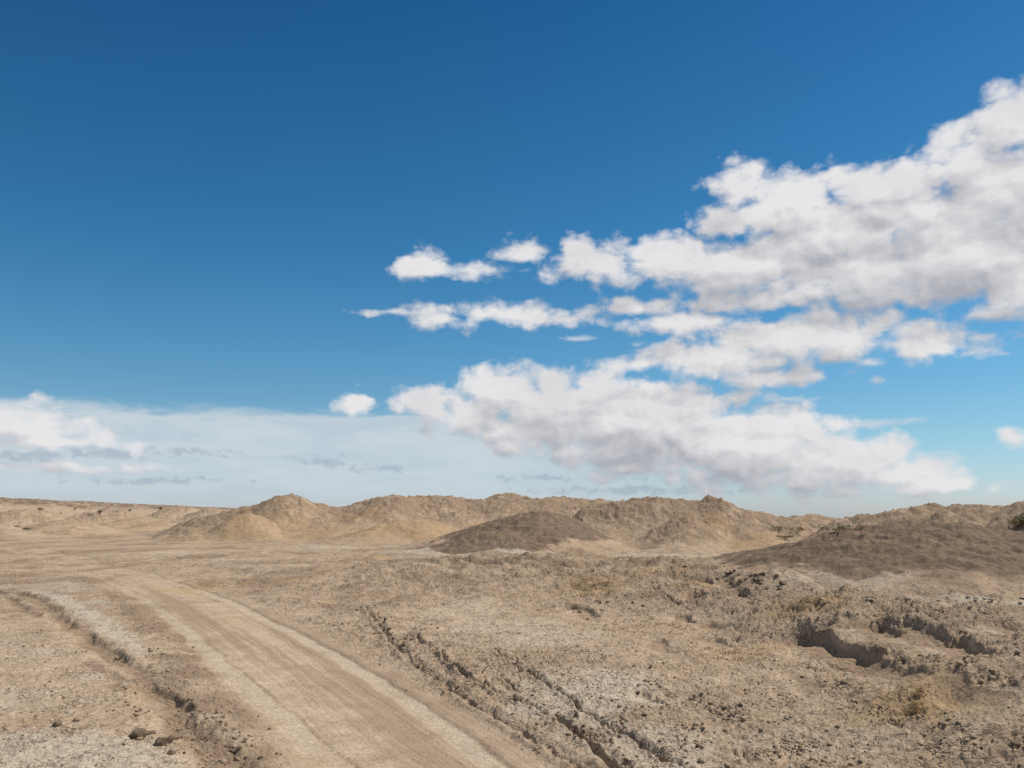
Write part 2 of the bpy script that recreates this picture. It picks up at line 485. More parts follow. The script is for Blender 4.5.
    dh = hr * (.52 * (g1 - .3) * big + .20 * (g2 - .3) * (.35 + .65 * big) + .20 * g3 + .30 * fbm(x2, y2, .55, 3, .7, seed=141) * (.4 + g3) + .20 * np.clip(v4 - .55, 0, 1) * np.clip(b4 - a4, 0, .5) * (.3 + .7 * big))
    dk = M['dark'][fh]
    dh = dh * (1 - .2 * dk)
    rill = ridged(x2, y2, 1.3, 3, .6, seed=131)
    dh -= dk * .24 * np.clip(rill, 0, 1)
    dzf = np.zeros(x.shape); dzf[fh] = dh * (sstep(18, 30, d2))
    far = sstep(150, 260, d)
    dzf = dzf * (1 + far * 1.2) + far * (1.3 * ridged(x, y, 30, 4, .6, seed=133) * (.4 + M['mesa'] * .9 * sstep(430, 380, d)))
    z = z + dzf

    hillm = np.clip(M['rough'], 0, 1)
    slump = sstep(.62, .9, ridged(x, y, 3.2, 3, .5, seed=161)) * np.clip(M['dark'] * 1.5, 0, 1)
    pale = np.maximum(pale, .45 * slump)
    lump = np.zeros(x.shape); lump[fh] = g2 * .6 + g3
    yel = np.maximum(M['yel'] * .8, .25 * M['tan'])
    ora = np.maximum(orange * .8, .8 * yel * sstep(.05, .5, nb + .5 * n1 - .6 * lump))
    dark = np.clip(np.maximum(M['dark'] * 1.5, 0), 0, 1)
    dark = sstep(.2, .8, dark + .55 * nb + .3 * n1)
    dark = np.maximum(dark, (.6 + .4 * np.clip(nfar * 2, -1, .5)) * sstep(.3, .8, M['mesa']) * (d < 1500))
    brown = np.maximum(brown, hillm * (.30 + .6 * sstep(-.15, .4, lump)) * (1 - dark))
    pale = np.maximum(pale, hillm * .22 * sstep(.25, .6, -lump))
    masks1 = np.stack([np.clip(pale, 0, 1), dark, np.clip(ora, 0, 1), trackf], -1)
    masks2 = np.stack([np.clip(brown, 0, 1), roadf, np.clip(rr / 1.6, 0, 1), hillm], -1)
    return z, masks1, masks2


def terrain_mt(x, y, chunk=40000):
    from concurrent.futures import ThreadPoolExecutor
    sl = [slice(i, i + chunk) for i in range(0, len(x), chunk)]
    with ThreadPoolExecutor(4) as ex:
        res = list(ex.map(lambda s: terrain(x[s], y[s]), sl))
    return tuple(np.concatenate([r[k] for r in res]) for k in range(3))


def _full(idx, v, fill):
    o = np.full(idx.shape, fill, dtype=np.float64); o[idx] = v
    return o


# ------------------------------------------------------------------ node helpers
class NT:
    def __init__(s, tree):
        s.t = tree; s.n = tree.nodes; s.l = tree.links
        s.n.clear()

    def node(s, typ, **kw):
        n = s.n.new(typ)
        for k, v in kw.items():
            setattr(n, k, v)
        return n

    def put(s, sock, v):
        if v is None:
            return
        if isinstance(v, bpy.types.NodeSocket):
            s.l.new(v, sock)
        elif isinstance(v, (tuple, list)) and sock.type == 'RGBA' and len(v) == 3:
            sock.default_value = (*v, 1)
        else:
            sock.default_value = v

    def math(s, op, a, b=None, c=None, clamp=False):
        n = s.node('ShaderNodeMath', operation=op, use_clamp=clamp)
        for i, v in enumerate((a, b, c)):
            s.put(n.inputs[i], v)
        return n.outputs[0]

    def vmath(s, op, a, b=None, c=None):
        n = s.node('ShaderNodeVectorMath', operation=op)
        for i, v in enumerate((a, b, c)):
            if v is not None:
                s.put(n.inputs[i], v)
        return n.outputs['Value'] if op in ('DOT_PRODUCT', 'LENGTH', 'DISTANCE') else n.outputs[0]

    def mix(s, f, a, b, typ='MIX'):
        n = s.node('ShaderNodeMix', data_type='RGBA', blend_type=typ)
        s.put(n.inputs[0], f); s.put(n.inputs[6], a); s.put(n.inputs[7], b)
        return n.outputs[2]

    def ss(s, v, a, b, lo=0.0, hi=1.0):
        n = s.node('ShaderNodeMapRange', interpolation_type='SMOOTHSTEP')
        for i, q in enumerate((v, a, b, lo, hi)):
            s.put(n.inputs[i], q)
        return n.outputs[0]

    def noise(s, vec, scale, detail=4, rough=.55, dist=0.0, dim='3D'):
        n = s.node('ShaderNodeTexNoise', noise_dimensions=dim)
        s.put(n.inputs['Vector'], vec); n.inputs['Scale'].default_value = scale
        n.inputs['Detail'].default_value = detail; n.inputs['Roughness'].default_value = rough
        n.inputs['Distortion'].default_value = dist
        return n.outputs['Fac']

    def voro(s, vec, scale, feature='F1', out='Distance', detail=0, rough=.5, rand=1.0, dim='3D'):
        n = s.node('ShaderNodeTexVoronoi', feature=feature, voronoi_dimensions=dim)
        s.put(n.inputs['Vector'], vec); n.inputs['Scale'].default_value = scale
        if 'Detail' in n.inputs:
            n.inputs['Detail'].default_value = detail; n.inputs['Roughness'].default_value = rough
        n.inputs['Randomness'].default_value = rand
        return n.outputs[out]


def srgb(r, g, b):
    f = lambda c: (c / 255 / 12.92) if c / 255 <= .04045 else ((c / 255 + .055) / 1.055) ** 2.4
    return (f(r), f(g), f(b))


TAN, PALEC, DARKC, ORAC = (.30, .222, .145), (.50, .425, .33), (.128, .088, .060), (.42, .27, .13)
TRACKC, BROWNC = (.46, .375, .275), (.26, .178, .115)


def ground_material():
    m = bpy.data.materials.new('dry_earth'); m.use_nodes = True
    g = NT(m.node_tree)
    out = g.node('ShaderNodeOutputMaterial'); bs = g.node('ShaderNodeBsdfPrincipled')
    g.l.new(bs.outputs[0], out.inputs[0])
    P = g.node('ShaderNodeNewGeometry').outputs['Position']
    A = g.node('ShaderNodeAttribute', attribute_name='mask_a'); B = g.node('ShaderNodeAttribute', attribute_name='mask_b')
    sa = g.node('ShaderNodeSeparateColor'); g.l.new(A.outputs['Color'], sa.inputs[0])
    sb = g.node('ShaderNodeSeparateColor'); g.l.new(B.outputs['Color'], sb.inputs[0])
    pale, dark, ora, track = sa.outputs[0], sa.outputs[1], sa.outputs[2], A.outputs['Alpha']
    brown, road, rough, hill = sb.outputs[0], sb.outputs[1], sb.outputs[2], B.outputs['Alpha']
    nL = g.noise(P, .35, 5, .6); nM = g.noise(P, 2.3, 5, .65); nS = g.noise(P, 17, 5, .7); nX = g.noise(P, 75, 3, .7)
    c = g.mix(g.ss(nM, .3, .7), (.375, .268, .180), (.505, .380, .266))
    c = g.mix(g.math('MULTIPLY', g.ss(nL, .45, .7), .5), c, (.385, .275, .165))
    brk = lambda mk, lo=.25, hi=.75: g.ss(g.math('ADD', mk, g.math('MULTIPLY', g.math('SUBTRACT', nS, .5), .9)), lo, hi)
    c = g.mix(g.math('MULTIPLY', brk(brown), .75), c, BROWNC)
    c = g.mix(g.math('MULTIPLY', brk(ora), .48), c, ORAC)
    c = g.mix(g.math('MULTIPLY', brk(pale, .2, .8), .68), c, PALEC)
    dk = g.mix(g.ss(nM, .35, .65), DARKC, (.205, .142, .095))
    c = g.mix(g.math('MULTIPLY', brk(dark, .3, .7), .95), c, dk)
    c = g.mix(g.math('MULTIPLY', g.ss(track, .10, .85), .70), c, TRACKC)
    # value variation at clod and grain size
    v = g.math('MULTIPLY_ADD', g.ss(nS, .28, .72), .42, .78)
    v = g.math('MULTIPLY', v, g.math('MULTIPLY_ADD', g.ss(nX, .28, .72), .32, .84))
    # dark mineral grains and small stones
    vc = g.node('ShaderNodeTexVoronoi'); g.l.new(P, vc.inputs['Vector']); vc.inputs['Scale'].default_value = 34
    rnd = g.node('ShaderNodeSeparateColor'); g.l.new(vc.outputs['Color'], rnd.inputs[0])
    lim = g.math('MULTIPLY_ADD', rough, -.42, .97)
    stone = g.math('MULTIPLY', g.ss(rnd.outputs[0], lim, g.math('ADD', lim, .02)), g.ss(vc.outputs['Distance'], .42, .26))
    c = g.mix(g.math('MULTIPLY', stone, .50), c, (.105, .072, .05))
    ve = g.node('ShaderNodeTexVoronoi'); g.l.new(P, ve.inputs['Vector']); ve.inputs['Scale'].default_value = 62
    rn3 = g.node('ShaderNodeSeparateColor'); g.l.new(ve.outputs['Color'], rn3.inputs[0])
    l3 = g.math('MULTIPLY_ADD', rough, -.25, .84)
    grain = g.math('MULTIPLY', g.ss(rn3.outputs[0], l3, g.math('ADD', l3, .03)), g.ss(ve.outputs['Distance'], .46, .30))
    c = g.mix(g.math('MULTIPLY', grain, .36), c, (.15, .105, .07))
    vd = g.node('ShaderNodeTexVoronoi'); g.l.new(P, vd.inputs['Vector']); vd.inputs['Scale'].default_value = 3.1
    rn2 = g.node('ShaderNodeSeparateColor'); g.l.new(vd.outputs['Color'], rn2.inputs[0])
    lump = g.math('MULTIPLY', g.ss(rn2.outputs[0], .62, .66), g.ss(vd.outputs['Distance'], .40, .22))
    lump = g.math('MULTIPLY', lump, g.math('MULTIPLY', g.math('SUBTRACT', 1.0, g.math('MULTIPLY', dark, .7)), g.math('MULTIPLY', hill, .8)))
    c = g.mix(lump, c, (.11, .08, .055))
    wv = g.node('ShaderNodeTexNoise'); g.l.new(P, wv.inputs['Vector']); wv.inputs['Scale'].default_value = 9; wv.inputs['Detail'].default_value = 3
    Pc = g.vmath('MULTIPLY_ADD', g.vmath('SUBTRACT', wv.outputs['Color'], (.5, .5, .5)), (.16, .16, .0), P)
    ce = g.voro(Pc, 5.5, 'DISTANCE_TO_EDGE'); ce2 = g.voro(Pc, 13, 'DISTANCE_TO_EDGE')
    ck = g.math('MAXIMUM', g.ss(ce, .05, .015), g.math('MULTIPLY', g.ss(ce2, .06, .02), g.ss(nM, .45, .6)))
    ck = g.math('MULTIPLY', ck, g.ss(g.noise(P, 1.7, 3, .6), .44, .54))
    ck = g.math('MULTIPLY', ck, g.math('SUBTRACT', 1.0, g.math('MAXIMUM', g.math('MAXIMUM', road, g.ss(hill, 0, .3)), dark)))
    c = g.mix(g.math('MULTIPLY', ck, .7), c, (.10, .07, .045))
    hsv = g.node('ShaderNodeHueSaturation'); g.l.new(c, hsv.inputs['Color']); g.put(hsv.inputs['Value'], v)
    g.l.new(hsv.outputs[0], bs.inputs['Base Color'])
    bs.inputs['Roughness'].default_value = .95
    bs.inputs['Specular IOR Level'].default_value = .15
    # bumps: clods and grains
    h1 = g.math('MULTIPLY', g.voro(P, 22, 'F1', detail=1), -.022)
    h2 = g.math('MULTIPLY', g.noise(P, 40, 5, .75), .036)
    h3 = g.math('MULTIPLY', g.noise(P, 5, 5, .7), .10)
    h3 = g.math('MULTIPLY', h3, g.math('MULTIPLY_ADD', hill, 1.0, .15))
    hh = g.math('ADD', g.math('ADD', h1, h2), h3)
    hh = g.math('MULTIPLY', hh, g.math('MULTIPLY_ADD', rough, 1.3, .30))
    bp = g.node('ShaderNodeBump'); bp.inputs['Strength'].default_value = .9; bp.inputs['Distance'].default_value = 1.0
    g.l.new(hh, bp.inputs['Height']); g.l.new(bp.outputs[0], bs.inputs['Normal'])
    return m


def clod_material(name, ca, cb):
    m = bpy.data.materials.new(name); m.use_nodes = True
    g = NT(m.node_tree)
    out = g.node('ShaderNodeOutputMaterial'); bs = g.node('ShaderNodeBsdfPrincipled')
    g.l.new(bs.outputs[0], out.inputs[0])
    P = g.node('ShaderNodeNewGeometry').outputs['Position']
    n = g.noise(P, 9, 4, .7); n2 = g.noise(P, 80, 4, .7)
    c = g.mix(g.ss(n, .35, .65), ca, cb)
    hsv = g.node('ShaderNodeHueSaturation'); g.l.new(c, hsv.inputs['Color']); g.put(hsv.inputs['Value'], g.math('MULTIPLY_ADD', n2, .7, .65))
    g.l.new(hsv.outputs[0], bs.inputs['Base Color'])
    bs.inputs['Roughness'].default_value = .95; bs.inputs['Specular IOR Level'].default_value = .15
    bp = g.node('ShaderNodeBump'); bp.inputs['Strength'].default_value = .6; bp.inputs['Distance'].default_value = .02
    g.l.new(n2, bp.inputs['Height']); g.l.new(bp.outputs[0], bs.inputs['Normal'])
    return m


def mesh_np(name, V, Fc):
    """V (n,3); Fc (m,k) faces of equal size"""
    me = bpy.data.meshes.new(name)
    k = Fc.shape[1]
    me.vertices.add(len(V)); me.vertices.foreach_set('co', V.astype(np.float32).ravel())
    me.loops.add(Fc.size); me.loops.foreach_set('vertex_index', Fc.astype(np.int32).ravel())
    me.polygons.add(len(Fc)); me.polygons.foreach_set('loop_start', np.arange(0, Fc.size, k, dtype=np.int32))
    me.update(calc_edges=True)
    return me


# ------------------------------------------------------------------ the ground sheet
DRAFT = 1


def build_ground():
    fa = np.arange(-37, 37.001, .062 * DRAFT)
    mid = np.arange(37.4, 62, .4); lo = np.arange(63, 180, 2.5)
    az = np.radians(np.concatenate([-lo[::-1], -mid[::-1], fa, mid, lo]))
    ds = [0.6]
    while ds[-1] < 26000:
        v = ds[-1]
        ds.append(v * (1.12 if v < 5.2 else 1 + .0036 * DRAFT if v < 190 else 1.008 if v < 520 else 1.10))
    ds = np.array(ds)
    D, A = np.meshgrid(ds, az, indexing='ij')
    x = (D * np.sin(A)).ravel(); y = (D * np.cos(A)).ravel()
    z, m1, m2 = terrain_mt(x, y)
    nr, nc = len(ds), len(az)
    V = np.stack([x, y, z], -1)
    i = np.arange(nr - 1)[:, None] * nc; j = np.arange(nc)[None, :]; j2 = (j + 1) % nc
    Fq = np.stack([i + j, i + j2, i + nc + j2, i + nc + j], -1).reshape(-1, 4)[:, ::-1]
    # close the middle
    c = len(V)
    V = np.vstack([V, [[0, 0, z[:nc].mean()]]]); m1 = np.vstack([m1, m1[:1]]); m2 = np.vstack([m2, m2[:1]])
    jj = np.arange(nc)
    me = bpy.data.meshes.new('ground')
    loops = np.concatenate([Fq.ravel(), np.stack([np.full(nc, c), (jj + 1) % nc, jj], -1).ravel()]).astype(np.int32)
    st = np.concatenate([np.arange(len(Fq)) * 4, len(Fq) * 4 + np.arange(nc) * 3]).astype(np.int32)
    me.vertices.add(len(V)); me.vertices.foreach_set('co', V.astype(np.float32).ravel())
    me.loops.add(len(loops)); me.loops.foreach_set('vertex_index', loops)
    me.polygons.add(len(st)); me.polygons.foreach_set('loop_start', st)
    me.update(calc_edges=True)
    for nme, mm in (('mask_a', m1), ('mask_b', m2)):
        at = me.attributes.new(nme, 'FLOAT_COLOR', 'POINT')
        at.data.foreach_set('color', mm.astype(np.float32).ravel())
    me.polygons.foreach_set('use_smooth', np.ones(len(st), dtype=bool))
    o = bpy.data.objects.new('ground', me); COL.objects.link(o)
    o['kind'] = 'structure'
    me.materials.append(ground_material())
    if me.polygons[1000].normal.z < 0:
        me.flip_normals()
    return o


ground = build_ground()

# ------------------------------------------------------------------ stones and clods
import bmesh


def rock_mesh(name, seed, sub=2, flat=.7):
    r = np.random.default_rng(seed)
    bm = bmesh.new(); bmesh.ops.create_icosphere(bm, subdivisions=sub, radius=1.0)
    V = np.array([v.co[:] for v in bm.verts])
    for _ in range(9):                                    # knock flat faces into the ball
        n = r.normal(size=3); n /= np.linalg.norm(n)
        lim = r.uniform(.55, .85)
        dd = V @ n
        V = V - np.outer(np.clip(dd - lim, 0, None), n)
    V *= 1 + .09 * r.normal(size=(len(V), 1))
    V *= np.array([1, r.uniform(.65, .95), r.uniform(flat * .6, flat)])
    for v, p in zip(bm.verts, V):
        v.co = p
    me = bpy.data.meshes.new(name); bm.to_mesh(me); bm.free()
    return me


M_CLOD = clod_material('clod_earth', (.30, .22, .145), (.42, .32, .215))
M_DARKCLOD = clod_material('dark_clod_earth', (.14, .10, .068), (.24, .175, .115))
M_SLAB = clod_material('pale_crust', (.34, .28, .21), (.45, .39, .31))
M_GREY = clod_material('grey_stone', (.16, .15, .145), (.24, .225, .21))
meshes = {}
for key, mt in (('clod', M_CLOD), ('dark', M_DARKCLOD), ('slab', M_SLAB), ('grey', M_GREY)):
    L = []
    for k in range(6):
        me = rock_mesh('rock', 100 + k + 10 * len(meshes), flat=.38 if key == 'slab' else .75)
        me.materials.append(mt); L.append(me)
    meshes[key] = L


def zat(x, y):
    return terrain(np.atleast_1d(np.asarray(x, float)), np.atleast_1d(np.asarray(y, float)))[0]


def cluster(name, cat, label, group, pts, sizes, key):
    """pts in picture positions; each becomes a stone resting on the ground there"""
    P = np.array([hit(*p)[:2] for p in pts])
    Z = zat(P[:, 0], P[:, 1])
    for i, (p, z) in enumerate(zip(P, Z)):
        o = bpy.data.objects.new(name, random.choice(meshes[key])); COL.objects.link(o)
        s = sizes[i] if isinstance(sizes, (list, tuple)) else sizes * random.uniform(.6, 1.35)
        o.scale = (s, s, s * random.uniform(.8, 1.1))
        o.rotation_euler = (random.uniform(-.3, .3), random.uniform(-.3, .3), random.uniform(0, 6.28))
        o.location = (p[0], p[1], z + s * .22)
        o['label'] = label[i] if isinstance(label, list) else label
        o['category'] = cat
        if group:
            o['group'] = group


def around(cx, cy, rx, ry, n, slope=0.0):
    out = []
    for _ in range(n):
        u, v = random.gauss(0, .45), random.gauss(0, .45)
        out.append((cx + u * rx, cy + v * ry + slope * u * rx))
    return out


cluster('stone', 'stone', ['largest rounded brown stone of the cluster left of the gully\'s lower end', 'flat brown stone just right of the largest brown stone by the gully',
        'small dark stone wedged beside the largest brown stone by the gully', 'long low brown stone in front of the stones by the gully', 'small round stone nearest the camera below the gully stones'],
        'brown stones by the lower end of the gully', [(139, 737), (162, 746), (151, 734), (172, 741), (172, 755)], [.11, .09, .055, .075, .05], 'dark')
cluster('clod', 'clod', 'small dark brown clod in the heap filling the lower gully', 'dark clods heaped in the lower gully', around(228, 735, 38, 26, 46, .55), .024, 'dark')
cluster('stone', 'stone', ['pale grey stone above two dark brown stones on the left crust'], None, [(66, 714)], [.04], 'grey')
cluster('stone', 'stone', ['upright dark brown stone right of the pale grey stone on the left crust', 'dark brown stone left of the upright dark stone on the left crust'], None, [(76, 722), (57, 727)], [.045, .055], 'dark')
cluster('pebble', 'pebble', 'small dark pebble in the patch of broken crust above the gully stones', 'pebbles on the left crust above the gully stones', around(140, 712, 22, 12, 14), .02, 'dark')
cluster('clod', 'clod', 'dark clod crumbled along the upper start of the old rut', 'clods along the start of the old rut', around(385, 632, 30, 22, 34, .7), .04, 'dark')
cluster('clod', 'clod', 'dark clod broken from the deep end of the old rut', 'clods broken into the deep rut', around(608, 745, 32, 14, 26, .7), .024, 'dark')
cluster('clod', 'clod', 'brown clod on the verge between the road and the old ruts', 'clods between the road and the old ruts', around(500, 712, 60, 12, 26, .62), .016, 'clod')
cluster('pebble', 'pebble', 'small dark pebble scattered on the pale flat right of the ruts', 'dark pebbles on the pale flat', around(585, 688, 60, 26, 44), .014, 'dark')
cluster('clod', 'clod', 'dark clod of the small clump on the pale slope right of the ruts', 'clump of clods on the pale slope', around(652, 686, 14, 8, 12), .028, 'dark')
cluster('stone', 'stone', ['lone dark stone near the lower right corner'], None, [(1016, 748)], [.05], 'dark')
cluster('rock', 'rock', 'dark rock on the crest of the rough bank below the hollows', 'rocks along the crest of the rough bank', around(735, 580, 55, 9, 26, .1), .085, 'dark')
cluster('rock', 'rock', 'brown rock lying on the upper slope of the rough bank', 'brown rocks on the upper bank', around(870, 600, 120, 10, 30, .08), .05, 'clod')
cluster('crust_flake', 'crust flake', 'pale curled flake of dried crust on the salt pan below the dark mound', 'crust flakes on the salt pan', around(990, 602, 45, 6, 34), .085, 'slab')
cluster('stone', 'stone', ['flat brown stone below the long shaded ledge', 'small pale stone beside the flat brown stone below the ledge'], None, [(848, 662), (861, 664)], [.06, .045], 'slab')
cluster('rock', 'rock', 'dark rock near the top of the middle bank above the ruts', 'dark rocks on the middle bank', around(600, 606, 60, 16, 18), .055, 'dark')

# uncountable loose gravel
def gravel():
    bm = bmesh.new(); bmesh.ops.create_icosphere(bm, subdivisions=1, radius=1.0)
    V0 = np.array([v.co[:] for v in bm.verts]); F0 = np.array([[v.index for v in f.verts] for f in bm.faces]); bm.free()
    variants = []
    for k in range(24):
        V = V0 * (1 + .18 * rng.normal(size=(len(V0), 1))) * np.array([1, rng.uniform(.6, 1), rng.uniform(.45, .85)])
        variants.append(V)
    variants = np.array(variants)
    N = 420000
    az = rng.uniform(-R(36), R(36), N)
    py = 520 + (790 - 520) * rng.random(N) ** .8
    d = (EYE - .1) * F / (py - HY)
    d = d * rng.uniform(.97, 1.03, N)
    x, y = d * np.sin(az), d * np.cos(az)
    z, m1, m2 = terrain_mt(x, y)
    rough = m2[:, 2]; road = m2[:, 1]
    clump = sstep(-.2, .5, fbm(x, y, .9, 4, .6, seed=201) + .25)
    p = np.clip((rough * 1.3) ** 1.3 * (.15 + clump), 0.004, 1) * (1 - .9 * road) * np.where(d < 60, 1, 0) * (1 - .6 * m1[:, 1]) * (1 - .75 * m1[:, 3])
    clus = sstep(-.15, .45, fbm(x, y, .45, 3, .6, seed=205))
    keep = rng.random(N) < p * .75 * clus
    x, y, z, d, rough = x[keep], y[keep], z[keep], d[keep], rough[keep]
    n = len(x)
    s = np.exp(rng.normal(math.log(.0065), .60, n)) * (1 + .5 * rough)
    s = np.maximum(s, .00085 * d * rng.uniform(.5, 1.2, n))
    s = np.minimum(s, .04)
    vi = rng.integers(0, len(variants), n)
    a = rng.uniform(0, 2 * np.pi, n); ca, sa = np.cos(a), np.sin(a)
    V = variants[vi] * s[:, None, None]
    X = V[..., 0] * ca[:, None] - V[..., 1] * sa[:, None] + x[:, None]
    Y = V[..., 0] * sa[:, None] + V[..., 1] * ca[:, None] + y[:, None]
    Z = V[..., 2] + z[:, None] + s[:, None] * .25
    Vn = np.stack([X, Y, Z], -1).reshape(-1, 3)
    Fn = (F0[None] + (np.arange(n) * len(V0))[:, None, None]).reshape(-1, 3)
    me = mesh_np('gravel', Vn, Fn)
    me.materials.append(M_CLOD); me.materials.append(M_DARKCLOD); me.materials.append(M_SLAB)
    mi = np.repeat(rng.choice([0, 1, 2], n, p=[.72, .16, .12]), len(F0)).astype(np.int32)
    me.polygons.foreach_set('material_index', mi)
    o = bpy.data.objects.new('gravel', me); COL.objects.link(o)
    o['kind'] = 'stuff'; o['label'] = 'loose brown gravel and crumbs strewn over the dry earth'; o['category'] = 'gravel'
    print('gravel', n)


gravel()

# ------------------------------------------------------------------ shrubs and tufts
def plain(name, c, var=.35, trans=0.0):
    m = bpy.data.materials.new(name); m.use_nodes = True
    g = NT(m.node_tree)
    out = g.node('ShaderNodeOutputMaterial'); bs = g.node('ShaderNodeBsdfPrincipled')
    g.l.new(bs.outputs[0], out.inputs[0])
    gi = g.node('ShaderNodeNewGeometry')
    hsv = g.node('ShaderNodeHueSaturation'); hsv.inputs['Color'].default_value = (*c, 1)
    g.put(hsv.inputs['Value'], g.math('MULTIPLY_ADD', gi.outputs['Random Per Island'], var * 2, 1 - var))
    g.l.new(hsv.outputs[0], bs.inputs['Base Color']); bs.inputs['Roughness'].default_value = .8
    return m


M_LEAF = plain('shrub_leaf', (.17, .16, .075)); M_LEAFY = plain('yellow_shrub_leaf', (.27, .24, .115)); M_TWIG = plain('twig', (.13, .10, .07))
M_STRAW = plain('straw', (.50, .36, .19), .25)


def shrub_parts(seed, h, w, nleaf, leaf):
    r = np.random.default_rng(seed)
    Vt, Ft, Vl, Fl = [], [], [], []
    tips = []
    for k in range(16):
        a = r.uniform(0, 6.28); out = r.uniform(.25, 1) * w; top = h * r.uniform(.55, 1.0) * (1 - .3 * (out / w) ** 2)
        p0 = np.array([0, 0, -.05]); p2 = np.array([math.cos(a) * out, math.sin(a) * out, top]); p1 = p2 * .5 + np.array([0, 0, .08 * h]) + r.normal(size=3) * .05 * h
        prev = None
        for i, (p, t) in enumerate(((p0, .018), (p1, .012), (p2, .004))):
            t = t * h * 1.3
            b = len(Vt)
            for q in range(4):
                Vt.append(p + t * np.array([math.cos(q * 1.57), math.sin(q * 1.57), 0]))
            if prev is not None:
                for q in range(4):
                    Ft.append([prev + q, prev + (q + 1) % 4, b + (q + 1) % 4, b + q])
            prev = b
        tips.append((p1, p2))
    for k in range(nleaf):
        p1, p2 = tips[r.integers(len(tips))]
        c = p1 + (p2 - p1) * r.uniform(.1, 1.08) + r.normal(size=3) * np.array([.12 * w, .12 * w, .09 * h])
        if c[2] < .02: c[2] = .03
        u = r.normal(size=3); u /= np.linalg.norm(u); v = np.cross(u, r.normal(size=3)); v /= np.linalg.norm(v)
        s = leaf * r.uniform(.6, 1.4)
        b = len(Vl)
        Vl += [c - u * s, c + v * s * .35, c + u * s, c - v * s * .35]
        Fl.append([b, b + 1, b + 2, b + 3])
    return (np.array(Vt), np.array(Ft)), (np.array(Vl), np.array(Fl))


def put_shrub(px, py, seed, h, w, nleaf, leaf, mat, label, group=None, at=None):
    P = hit(px, py) if at is None else at
    z = float(zat(P[0], P[1])[0])
    root = bpy.data.objects.new('shrub', None); COL.objects.link(root)
    root.location = (P[0], P[1], z); root['label'] = label; root['category'] = 'shrub'
    root.empty_display_size = .2
    if group: root['group'] = group
    (vt, ft), (vl, fl) = shrub_parts(seed, h, w, nleaf, leaf)
    for nme, v, f, mt in (('stems', vt, ft, M_TWIG), ('foliage', vl, fl, mat)):
        me = mesh_np(nme, v, f); me.materials.append(mt)
        o = bpy.data.objects.new(nme, me); COL.objects.link(o); o.parent = root


put_shrub(1019, 530, 1, .70, .6, 600, .06, M_LEAFY, 'olive green shrub on the hillside at the right edge')
put_shrub(1027, 528, 2, .8, .6, 600, .06, M_LEAF, 'taller dark green shrub cut by the right edge')
put_shrub(797, 536, 3, .45, 1.3, 150, .09, M_LEAFY, 'low green shrub at the right foot of the rocky hill')
put_shrub(780, 533, 4, .4, .9, 120, .09, M_LEAFY, 'small green shrub left of the low one at the foot of the rocky hill')
put_shrub(788, 540, 8, .3, .9, 120, .09, M_LEAFY, 'flat yellow green shrub below the two green ones by the rocky hill')
put_shrub(842, 531, 5, .3, .9, 120, .08, M_LEAFY, 'faint yellow green shrub on the saddle left of the dark brown mound')
put_shrub(16, 528, 6, .35, .8, 160, .10, M_LEAF, 'dark low shrub on the flat at the far left')
put_shrub(26, 531, 7, .3, .5, 120, .10, M_LEAF, 'smaller dark shrub just right of the far left one')
far_pts = [(40, 514), (75, 511), (100, 515), (130, 512), (160, 512), (60, 516)]
for i, p in enumerate(far_pts):
    put_shrub(p[0], p[1], 20 + i, .8, .9, 160, .16, M_LEAF, 'tiny dark shrub dotted over the far left badlands', 'far shrubs on the left badlands')


def tuft_mesh(seed, n, h, spread):
    r = np.random.default_rng(seed); V, Fc = [np.array([0, 0, -.03])], []
    for k in range(n):
        a = r.uniform(0, 6.28); rr = spread * r.random() ** .5 * .5
        p = np.array([math.cos(a) * rr, math.sin(a) * rr, -.01]); lean = np.array([math.cos(a), math.sin(a), 0]) * r.uniform(.2, 1.0)
        hh = h * r.uniform(.4, 1); w = .0035
        s = np.array([-math.sin(a), math.cos(a), 0]) * w
        m = p + np.array([0, 0, hh * .6]) + lean * hh * .25; t = p + np.array([0, 0, hh]) + lean * hh * .7
        b = len(V); V += [p - s, p + s, m + s * .8, m - s * .8, t + s * .2, t - s * .2]
        Fc += [[b, b + 1, b + 2, b + 3], [b + 3, b + 2, b + 4, b + 5], [0, b + 1, b, 0]]
    me = bpy.data.meshes.new('dry_tuft'); me.from_pydata([tuple(v) for v in V], [], [f[:3] if f[-1] == 0 else f for f in Fc]); me.materials.append(M_STRAW)
    return me


tufts = [tuft_mesh(300 + k, 36, .06, .16) for k in range(4)]
TF = [(around(815, 603, 40, 12, 26), 'orange dry tuft on the bank above the long shaded ledge', 'dry tufts above the shaded ledge', 1.0),
      (around(917, 708, 14, 14, 20, -1), 'orange straw tuft low on the bank below the ledges', 'dry tufts low on the right bank', .8),
      (around(592, 590, 30, 14, 26), 'yellow dry tuft on the middle of the rough bank', 'dry tufts on the middle bank', 1.5),
      (around(735, 650, 40, 14, 26), 'straw coloured tuft in front of the bank hollows', 'dry tufts in front of the hollows', .9),
      (around(955, 600, 40, 8, 16), 'small orange tuft near the salt pan', 'dry tufts by the salt pan', 1.0),
      (around(660, 625, 50, 14, 20), 'yellowish tuft among clods on the slope left of the hollows', 'dry tufts left of the hollows', 1.1)]
for pts, lab, grp, sc_ in TF:
    P = np.array([hit(*p)[:2] for p in pts]); Z = zat(P[:, 0], P[:, 1])
    for p, z in zip(P, Z):
        o = bpy.data.objects.new('dry_tuft', random.choice(tufts)); COL.objects.link(o)
        o.location = (p[0], p[1], z); o.rotation_euler = (0, 0, random.uniform(0, 6.28)); s = sc_ * random.uniform(.5, 1.2); o.scale = (s * 1.2, s * 1.2, s * .8)
        o['label'] = lab; o['category'] = 'dry tuft'; o['group'] = grp

